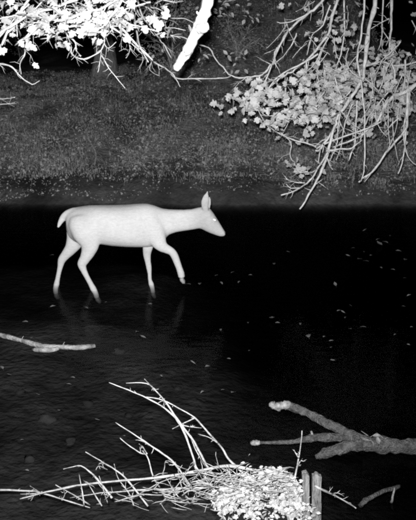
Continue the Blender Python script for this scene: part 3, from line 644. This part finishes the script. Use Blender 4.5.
dry('tallest bare branch of the brush pile, arching up to the left', [
    ([(215, 482), (197.5, 470), (194, 460), (186, 437), (178, 421.6), (165.6, 409), (147, 398), (128, 390), (109, 382.5)], 1.6, .9, 0), ([(220, 482), (208, 468), (194, 442), (181, 424.7), (167, 404), (156, 391), (146, 383.5), (126, 383)], 1.7, .7, .05),
    ([(156, 391), (149, 384), (144.5, 379)], .8, .5, .05), ([(250, 480), (230, 460.6), (222, 448), (208, 432.5), (195, 418), (183, 410.6), (162.5, 400), (146, 397)], 1.5, .8, .1),
    ([(195, 418), (184, 423), (172.5, 429)], .8, .5, .08), ([(181, 425), (192, 427), (201.6, 428)], .8, .4, .06), ([(218, 443), (208, 437), (198, 434)], .8, .4, .1), ([(190, 436), (197, 452), (206, 468)], .9, .6, .03), ([(167, 404), (163, 401), (158, 403)], .6, .4, .0), ([(201, 455), (196, 446), (186, 430)], .7, .5, .02)], YP + .05, (215, 486))
dry('short bare branch of the brush pile pointing up left below the tallest', [
    ([(190, 486), (175, 464), (159, 451), (137.5, 437), (115.6, 422.5)], 1.6, .9, 0), ([(160, 488), (153, 476), (147, 456), (140.6, 453), (128, 445), (120, 438)], 1.1, .7, .05), ([(147, 454), (143, 447), (139, 444)], .8, .4, .05), ([(150, 446), (142, 441), (135, 440)], .8, .5, .0), ([(175, 464), (166, 461), (164, 470), (160, 480)], .7, .5, .04), ([(188, 470), (178, 466), (168, 460)], .6, .4, .02)], YP, (185, 492))
dry('long bare branch of the brush pile stretching level to the left', [
    ([(262, 472), (230, 466), (194, 471.6), (153, 478), (100, 482.5), (69, 487), (40, 493.5), (20, 499)], 2.0, 1.1, 0), ([(240, 486), (178, 489), (140.6, 490), (118, 492), (100, 493), (70, 498)], 1.4, .7, .05),
    ([(112, 498), (98, 480), (90, 472), (81, 466), (72, 467), (63.5, 469)], 1.2, .7, .0), ([(148, 506), (128, 481), (115.6, 470), (100, 460.6), (85.5, 452)], 1.4, .8, .03), ([(84, 506), (82, 490), (79, 473.6)], 1., .6, .02), ([(90, 505), (72, 494), (55.5, 485)], 1., .7, -.02), ([(102, 506), (95, 495), (88.6, 484)], 1., .6, .04), ([(108, 504), (103, 488), (99, 476)], .9, .6, .0),
    ([(108, 470), (99, 466), (96, 470)], .7, .4, .03), ([(115, 502), (140, 495), (168, 494), (200, 480)], 1., .7, -.03), ([(134, 506), (128, 492), (118, 478), (114, 464)], .9, .5, .0), ([(160, 504), (172, 492), (186, 474), (190, 466)], .9, .5, .02), ([(176, 506), (172, 488), (162, 472)], .9, .5, .03), ([(190, 505), (182, 488), (178, 470)], .8, .5, .03), ([(130, 500), (150, 488), (172, 478), (200, 474)], .9, .6, .06)], YP + .02, (240, 490))
dry('pale bare stick entering at the bottom left corner', [
    ([(-30, 489), (0, 490), (32, 491), (40, 492.7), (65, 500), (90, 508)], 1.6, 1.1, 0), ([(42, 494), (36, 490), (30, 486)], .9, .5, .0), ([(40, 493), (30, 494), (20, 494)], .9, .5, .0), ([(42, 492), (35, 496), (28, 499)], .9, .5, .0), ([(62, 500), (65, 494), (62, 488)], .8, .5, .0)], YP + .12, (0, 492))
dry('thorny upright twig standing beside the split stump', [([(292, 490), (295, 477), (299.5, 453.6), (302, 431)], 1.5, .8, 0), ([(296, 470), (300, 462), (303, 458)], .6, .4, 0), ([(298.5, 458), (295, 452), (294, 449)], .7, .4, 0)], YP - .05, (292, 495))
dry('short pale twig slanting down right from the split stump', [([(312, 484), (319, 488), (332, 494), (345, 501), (356, 508)], 1.7, 1.0, 0), ([(332, 494), (337, 493), (341, 495)], .7, .4, 0)], YP, (314, 490))
ss = thing('split_stump', 'broken post with two splintered pale uprights at the bottom edge', 'stump', at(311, 640, YP))
for (x0, x1, yt, yb, dy) in ((303, 310.2, 473.5, 640, 0), (311, 320, 475, 640, .012)):
    mb = MB(); Yq = YP + dy - .05; n_ = 5; rows = 12
    for fr in (0, 1):
        for r_ in range(rows):
            f = r_ / (rows - 1)
            for c in range(n_ + 1):
                x = x0 + (x1 - x0) * c / n_ + .5 * fbm(r_ * .7, c * .3, x0); y = yt + (yb - yt) * f + ((R.uniform(-.9, .9) + .9 * abs(c - 2.2)) if r_ == 0 else 0); x += (1.6 if x0 > 305 else -.6) * (1 - f)
                q = at(x, y, Yq); q.y += fr * .03 - .003 * math.sin(math.pi * c / n_) * (1 - fr) + .004 * R.uniform(-1, 1); mb.v.append(q)
    W = n_ + 1; B = rows * W
    for r_ in range(rows - 1):
        for c in range(n_):
            a = r_ * W + c; mb.f += [(a, a + W, a + W + 1, a + 1), (B + a, B + a + 1, B + a + W + 1, B + a + W)]
        a = r_ * W; mb.f.append((a, B + a, B + a + W, a + W)); a = r_ * W + n_; mb.f.append((a, a + W, B + a + W, B + a))
    for c in range(n_): mb.f.append((c, c + 1, B + c + 1, B + c))
    mb.build('slab', M['bark_slab'], ss, False)

# ------------------------------------------------------------------ leaves afloat and stones under water
meshes = []
for sh in OVAL + OVAL[:3]:
    me = leaf_mesh(sh, 'floating_leaf'); me.materials.append(M['sunk_leaf']); meshes.append(me)
bright = [(272, 318, 10, 'pale curled leaf, largest on the black water right of centre'), (309, 337.5, 9, 'slim pale leaf lying level on the water below the largest'), (360, 327, 7, 'bright small leaf on the water above the forked log'),
          (235, 392, 9, 'bright leaf on the water between the brush pile and the deer')]
for (x, y, s, lab) in bright:
    o = link('floating_leaf', meshes[R.randrange(8)], None); p = atz(x, y, .012); o.location = p; o.rotation_euler = (R.uniform(.15, .5), R.uniform(-.3, .3), R.uniform(0, 6.28)); sc = s / ppm(p.y) * 1.0; o.scale = (sc,) * 3
    o['label'] = lab; o['category'] = 'leaf'; o['group'] = 'leaves floating on the stream'
pale = [(280, 323, 5), (300.6, 323, 5), (329, 341, 5), (345, 313, 5), (336, 286, 6), (358, 259, 8), (369, 261.5, 6), (382, 245, 8), (388, 243, 6), (401.6, 251.4, 6), (406, 259, 6), (362.6, 231, 4), (380, 267, 5), (274, 263, 6), (231, 273, 6), (290, 252, 4), (401.6, 306, 4),
        (407, 296, 5), (413, 327, 5), (221, 330.6, 5), (248, 323, 5), (146, 338, 8), (227, 358.6, 5), (195.6, 364, 6), (210, 366, 7), (204, 391, 5), (221, 390, 5), (351, 329, 5), (330, 347, 5), (335, 360, 6), (337, 311, 4), (31, 337, 7), (3, 369, 8), (12, 375, 6),
        (66, 384, 6), (75, 378, 6), (50, 307, 6), (84, 307, 6), (136, 332, 6), (148, 304, 6), (105, 302, 5), (28, 322, 6), (54, 255, 5), (200, 283, 6), (191, 284.5, 7), (220, 282, 6), (240, 281, 5), (355, 248, 4), (364, 252, 4), (372, 255, 4), (350, 256, 4), (395, 270, 4), (390, 236, 4), (376, 240, 4), (403, 278, 4), (252, 275, 4), (218, 275, 4), (345, 318, 4), (325, 336, 4), (352, 306, 4), (394, 335, 4), (410, 345, 4),
        (122, 436, 6), (205, 432, 5), (60, 410, 5), (20, 440, 5), (25, 470, 6), (100, 420, 5), (40, 395, 5), (160, 375, 5), (250, 350, 4)]
regions = [('on the water left of the deer', lambda x, y: x < 62 and y < 300), ('on the water beside the lifted front hoof', lambda x, y: x < 260 and y < 300),
           ('on the far water under the drooping twigs', lambda x, y: x >= 340 and y < 254), ('on the dark water right of the deer', lambda x, y: y < 300),
           ('on the water just below the deer', lambda x, y: x < 160 and y < 345), ('on the open water in the middle right', lambda x, y: x >= 260 and y < 333), ('on the black water above the forked log', lambda x, y: x >= 260),
           ('on the water above the brush pile', lambda x, y: x >= 140 and y < 400), ('on the murky water below the crooked stick', lambda x, y: y < 400), ('on the murky water around the dry branches', lambda x, y: True)]
ORD = 'first second third fourth fifth sixth seventh eighth ninth tenth eleventh twelfth thirteenth fourteenth fifteenth sixteenth'.split()
got = {}
for (x, y, s_) in sorted(pale):
    k = next(i for i, (_, f) in enumerate(regions) if f(x, y)); got.setdefault(k, []).append((x, y, s_))
for k, lst in got.items():
    for i, (x, y, s_) in enumerate(lst):
        o = link('floating_leaf', meshes[R.randrange(8)], None); p = atz(x, y, .006 + R.random() * .004); o.location = p; o.rotation_euler = (R.uniform(-.1, .35), R.uniform(-.25, .25), R.uniform(0, 6.28)); sc = s_ / ppm(p.y) * R.uniform(.8, 1.1); o.scale = (sc, sc, sc)
        o['label'] = 'grey leaf fleck ' + regions[k][0] + (', %s from the left' % ORD[i] if len(lst) > 1 else ''); o['category'] = 'leaf'; o['group'] = 'small leaves drifting on the stream'
stm = []
for i in range(4):
    bm = bmesh.new(); bmesh.ops.create_icosphere(bm, subdivisions=2, radius=1)
    for v in bm.verts: v.co *= 1 + .7 * fbm(v.co.x + i * 7, v.co.y, v.co.z)
    me = bpy.data.meshes.new('stone'); bm.to_mesh(me); bm.free(); shade(me); me.materials.append(M['stone']); stm.append(me)
stones = [(20, 392), (48, 420), (88, 402), (128, 412), (30, 458), (70, 440), (118, 352), (160, 318), (178, 388), (205, 432), (345, 480), (295, 462)]
for i, (x, y) in enumerate(sorted(stones)):
    p = atz(x, y, -.12); o = link('stone', stm[i % 4], None); s = R.uniform(.02, .045); o.location = (p.x, p.y, height(p.x, p.y) + s * .3); o.scale = (s * 1.3, s, s * .7); o.rotation_euler = (0, 0, R.uniform(0, 6.28))
    o['label'] = 'dim rounded stone under the shallow water, %s from the left' % ORD[i]; o['category'] = 'stone'; o['group'] = 'stones on the stream bed'
